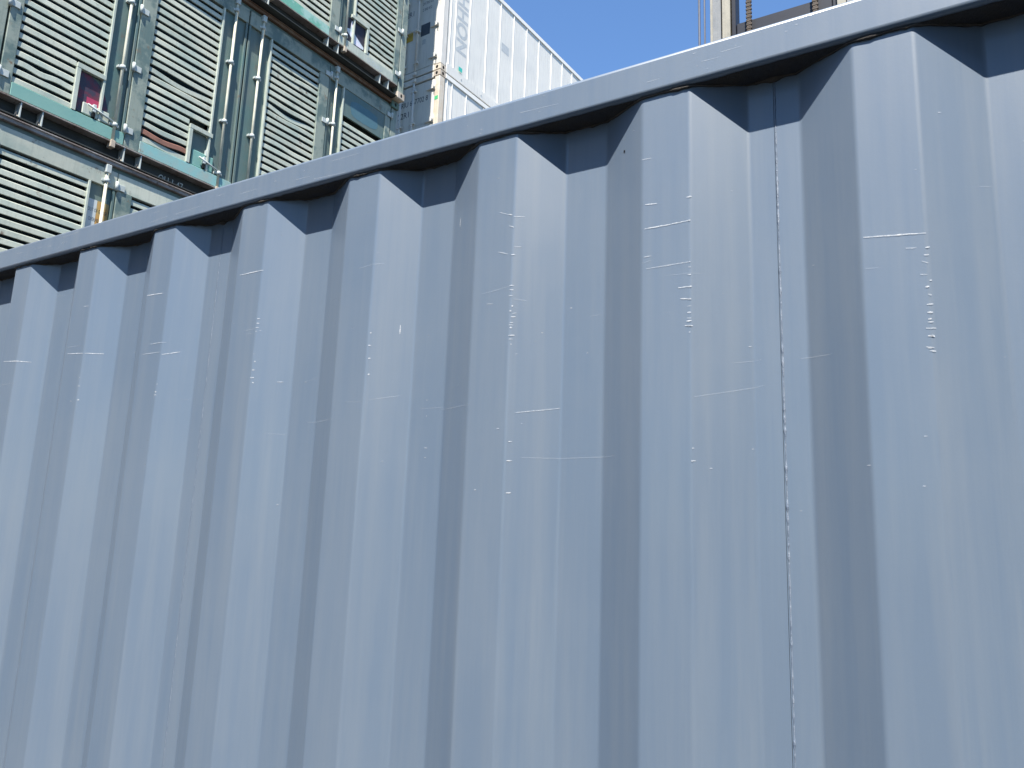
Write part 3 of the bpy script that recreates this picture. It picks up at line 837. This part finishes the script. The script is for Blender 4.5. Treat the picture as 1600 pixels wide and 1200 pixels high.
labels = {0: 'white refrigerated container standing on the ground under its stack', 1: 'white refrigerated container second from the ground in its stack', 2: 'white refrigerated container right under the one lettered TRIU 667702', 3: 'white refrigerated container lettered TRIU 667702 with rust stained corner post', 4: 'topmost white refrigerated container with ghost lettering down its ribbed side'}
r0 = reefer(0.0, labels[0]); reef.append(r0)
for k in range(1, 5):
    c = copy_tree(r0); c.location = (RC.x, RC.y, k * RH); c['label'] = labels.get(k, labels[0]); reef.append(c)
y0 = -RLEN / 2
lo, hi = reef[3], reef[4]
for o in lo.children:
    if o.name.startswith('corner_post'):
        o.data = o.data.copy(); o.data.materials.clear(); o.data.materials.append(M['reefer_post'])
XC = W2
def eplate(root, nm, x0_, x1_, z0_, z1_, mat):     # x measured from the lit corner
    return MB().box(XC + x0_, XC + x1_, y0 + .0185, y0 + .0195, z0_, z1_).build(nm, M[mat], root)
zb = 3 * RH; zt_ = 4 * RH
text_part('lettering', 'TRIU 667702 8', .15, M['lettering'], lo, (XC - 1.0, y0 + .0188, 9.82 - zb), (1, 0, 0), (0, 0, 1), wx=.78)
text_part('lettering', '22R1', .17, M['lettering'], lo, (XC - 1.0, y0 + .0188, 9.60 - zb), (1, 0, 0), (0, 0, 1), wx=.85)
text_part('lettering', 'MAX GROSS', .05, M['ghost'], lo, (XC - .55, y0 + .0188, 9.35 - zb), (1, 0, 0), (0, 0, 1))
eplate(hi, 'sticker', -1.0, -.745, 11.19 - zt_, 11.41 - zt_, 'yellow')
eplate(hi, 'data_plate', -.55, -.33, 11.2 - zt_, 11.445 - zt_, 'placard_dark')
eplate(hi, 'sticker', -.50, -.42, 11.02 - zt_, 11.12 - zt_, 'ghost')
text_part('lettering', '24 700 KG', .085, M['placard_dark'], hi, (XC - .54, y0 + .0188, 11.86 - zt_), (1, 0, 0), (0, 0, 1), wx=.7)
text_part('lettering', '2 840 KG', .085, M['placard_dark'], hi, (XC - .54, y0 + .0188, 11.73 - zt_), (1, 0, 0), (0, 0, 1), wx=.7)
text_part('lettering', '22R1', .16, M['placard_dark'], hi, (XC - 1.0, y0 + .0188, 11.72 - zt_), (1, 0, 0), (0, 0, 1), wx=.8)
# lettering down the side, reading top to bottom
text_part('ghost_lettering', 'HHON', .44, M['ghost'], hi, (W2 - .0205, y0 + .445, 12.26 - zt_), (0, 0, -1), (0, 1, 0), wx=.96, bold=.012)
MB().box(W2 - .0215, W2 - .0205, y0 + 1.88, y0 + 2.15, 11.81 - zt_, 12.0 - zt_).build('side_plate', M['ghost'], hi)
MB().box(W2 - .0015, W2 - .0008, y0 + .52, y0 + .63, 10.60 - zt_, 10.69 - zt_).build('paint_mark', M['spray_teal'], hi).location.x = .003
MB().box(W2 - .10, W2 - .02, y0 - .0005, y0 + .0022, 9.76 - zb, 9.83 - zb).build('paint_mark', M['spray'], lo)

# ------------------------------------------------------------------ mast of a container lift truck
MY = 9.0
truck = empty('lift_truck', (-1.93, MY + 1.2, 0))
tag(truck, 'lift truck with a tall grey chain mast standing behind the blue grey container', 'lift truck')
TO = Vector((-1.93, MY + 1.2, 0))
def tput(mb, name, mat, parent=None):
    mb.v = [(x - TO.x, y - TO.y, z) for x, y, z in mb.v]
    return mb.build(name, M[mat], parent or truck)
MTOP = 11.2
for g in (-1, 1):
    cx = -1.93
    def X(a, b): return sorted((cx + g * a, cx + g * b))
    # outer and inner channel of one mast side
    mb = MB(); mb.box(*X(.74, .86), MY + .0, MY + .025, .25, MTOP - .9, .004)
    mb.box(*X(.835, .86), MY + .026, MY + .30, .25, MTOP - .9, .004); mb.box(*X(.74, .86), MY + .301, MY + .325, .25, MTOP - .9, .004)
    up_ = tput(mb, 'outer_mast', 'mast_grey')
    tput(MB().box(*X(.842, .872), MY - .012, MY - .001, .25, MTOP - .9, .004), 'mast_edge', 'mast_cream')
    mb = MB(); mb.box(*X(.63, .732), MY + .03, MY + .055, .3, MTOP, .004); mb.box(*X(.705, .732), MY + .056, MY + .28, .3, MTOP, .004); mb.box(*X(.63, .732), MY + .281, MY + .30, .3, MTOP, .004)
    tput(mb, 'inner_mast', 'mast_cream')
    tput(MB().box(*X(.575, .626), MY + .09, MY + .27, .3, MTOP - .05, .004), 'lift_guide', 'black_steel')
    # chain: alternating plates
    mb = MB(); z = 2.0; cxx = cx + g * .39
    while z < MTOP - .2:
        mb.box(cxx - .036, cxx + .036, MY + .00, MY + .030, z, z + .034, .006)
        mb.box(cxx - .024, cxx + .024, MY + .004, MY + .026, z + .0345, z + .0515)
        z += .052
    tput(mb, 'lift_chain', 'chain')
for xh in (-2.955, -2.885):
    rr = .016 if xh < -2.92 else .012
    tput(MB().tube([(xh, MY + .02, .6), (xh + .01, MY + .02, 5.0), (xh, MY + .02, MTOP - 1.2), (xh + .12, MY + .08, MTOP - .9), (xh + .22, MY + .10, MTOP - .95)], rr, 8), 'hydraulic_hose', 'hose')
for zc in (8.24, 10.8, 4.5, 1.2):
    tput(MB().box(-1.93 - .57, -1.93 + .57, MY + .10, MY + .22, zc - .11, zc + .19, .01), 'cross_member', 'black_steel')
# chassis, cab, counterweight and wheels behind the mast
tput(MB().box(-2.75, -1.11, MY + .33, MY + 3.6, .55, 1.25, .05), 'chassis', 'truck')
tput(MB().box(-2.85, -1.01, MY + 2.9, MY + 3.9, .50, 1.75, .12), 'counterweight', 'truck')
cabp = tput(MB().box(-2.45, -1.41, MY + 1.2, MY + 2.6, 1.26, 2.72, .06), 'cab', 'black_steel')
tput(MB().box(-2.38, -1.48, MY + 1.18, MY + 1.199, 1.8, 2.6), 'windscreen', 'glass', cabp)
for x in (-2.85, -1.01):
    for yy in (MY + .95, MY + 3.0):
        w_ = tput(MB().tube([(x - .16, yy, .52), (x - .13, yy, .52), (x + .13, yy, .52), (x + .16, yy, .52)], .5, 20, True, [.46, .52, .52, .46]), 'wheel', 'tyre')
        tput(MB().tube([(x - .17, yy, .52), (x + .17, yy, .52)], .24, 16), 'rim', 'truck', w_)

# ------------------------------------------------------------------ containers across the aisle, behind the photographer; dull green stack added as sky blocker
M['ash'] = worn('light grey container paint', (.46, .445, .42), (.40, .39, .365), (.2, .14, .1), .2, .6, 2.0, True)
M['ash_dark'] = worn('mid grey container paint', (.38, .37, .345), (.33, .32, .30), (.2, .14, .1), .2, .6, 2.0, True)
M['drab_blocker'] = worn('dull green paint', (.045, .062, .050), (.055, .068, .055), (.12, .07, .05), .16, .55, 2.0, True)
def plain_container(loc, mat, label, length=12.19):
    root = empty('shipping_container', loc)
    tag(root, label, 'container', 'containers across the aisle')
    h, w, L_ = 2.585, 1.219, length / 2
    def put(mb, name): return mb.build(name, M[mat], root)
    for sy in (-1, 1):
        mb = MB(); mb.extrude([(x, sy * (w - .005 - d)) for x, d in zigzag(-L_ + .12, L_ - .12, .036, .278)], 'z', .155, h - .06, closed=False); put(mb, 'side_panel')
        put(MB().box(-L_ + .165, L_ - .165, *sorted((sy * w, sy * (w - .06))), h - .062, h - .002, .005), 'top_rail')
        put(MB().box(-L_ + .165, L_ - .165, *sorted((sy * w, sy * (w - .06))), .012, .156, .005), 'bottom_rail')
    for sx in (-1, 1):
        mb = MB(); mb.extrude([(sx * (L_ - .03 - d), y) for y, d in zigzag(-w + .13, w - .13, .036, .278)], 'z', .12, h - .1, closed=False); put(mb, 'end_panel')
        for z0, z1 in ((.012, .119), (h - .1, h - .002)):
            put(MB().box(*sorted((sx * L_, sx * (L_ - .06))), -w + .165, w - .165, z0, z1, .005), 'end_rail')
        for sy in (-1, 1):
            a, b = sorted((sx * (L_ - .004), sx * (L_ - .13))); c, d = sorted((sy * (w - .004), sy * (w - .14)))
            put(MB().box(a, b, c, d, .119, h - .119, .006), 'corner_post')
            a, b = sorted((sx * L_, sx * (L_ - .164))); c, d = sorted((sy * w, sy * (w - .164)))
            for z0 in (0, h - .118): put(MB().box(a, b, c, d, z0, z0 + .118, .008), 'corner_casting')
    put(MB().box(-L_ + .06, L_ - .06, -w + .061, w - .061, h - .04, h - .02), 'roof')
    return root
for ix, x in enumerate((-9.75, 6.6)):  # second stack is unseen, added to cut sky light on the blue wall
    for k in range(3):
        plain_container((x, -4.9, k * 2.591), 'drab_blocker' if ix else ('ash', 'ash_dark', 'ash')[k], '%s corrugated container, %s of three stacked across the aisle %s' % ('dull green' if ix else ('light grey', 'mid grey', 'light grey')[k], ('bottom', 'middle', 'top')[k], ('from the louvred column', 'from the lift truck, added to block sky light')[ix]))

# the row of stacks goes on beside the louvred column, just outside the frame
M['pale_grey'] = worn('chalky pale grey paint', (.46, .44, .41), (.40, .39, .37), (.2, .14, .1), .2, .6, 2.0, True)
nb = Vector((LC.x, LC.y)) + Vector((math.cos(LA), math.sin(LA))) * (-E_ - .02) + Vector((-math.sin(LA), math.cos(LA))) * (-HALF - .16 - 3.029)
for k in range(5):
    c = plain_container((nb.x, nb.y, k * 2.591), 'pale_grey', 'pale grey corrugated container beside the louvred column, %s of its stack' % ('bottom', 'second', 'third', 'fourth', 'top')[k], 6.058)
    c.rotation_euler.z = LA + math.pi / 2
    c['group'] = 'pale grey containers stacked beside the louvred column'
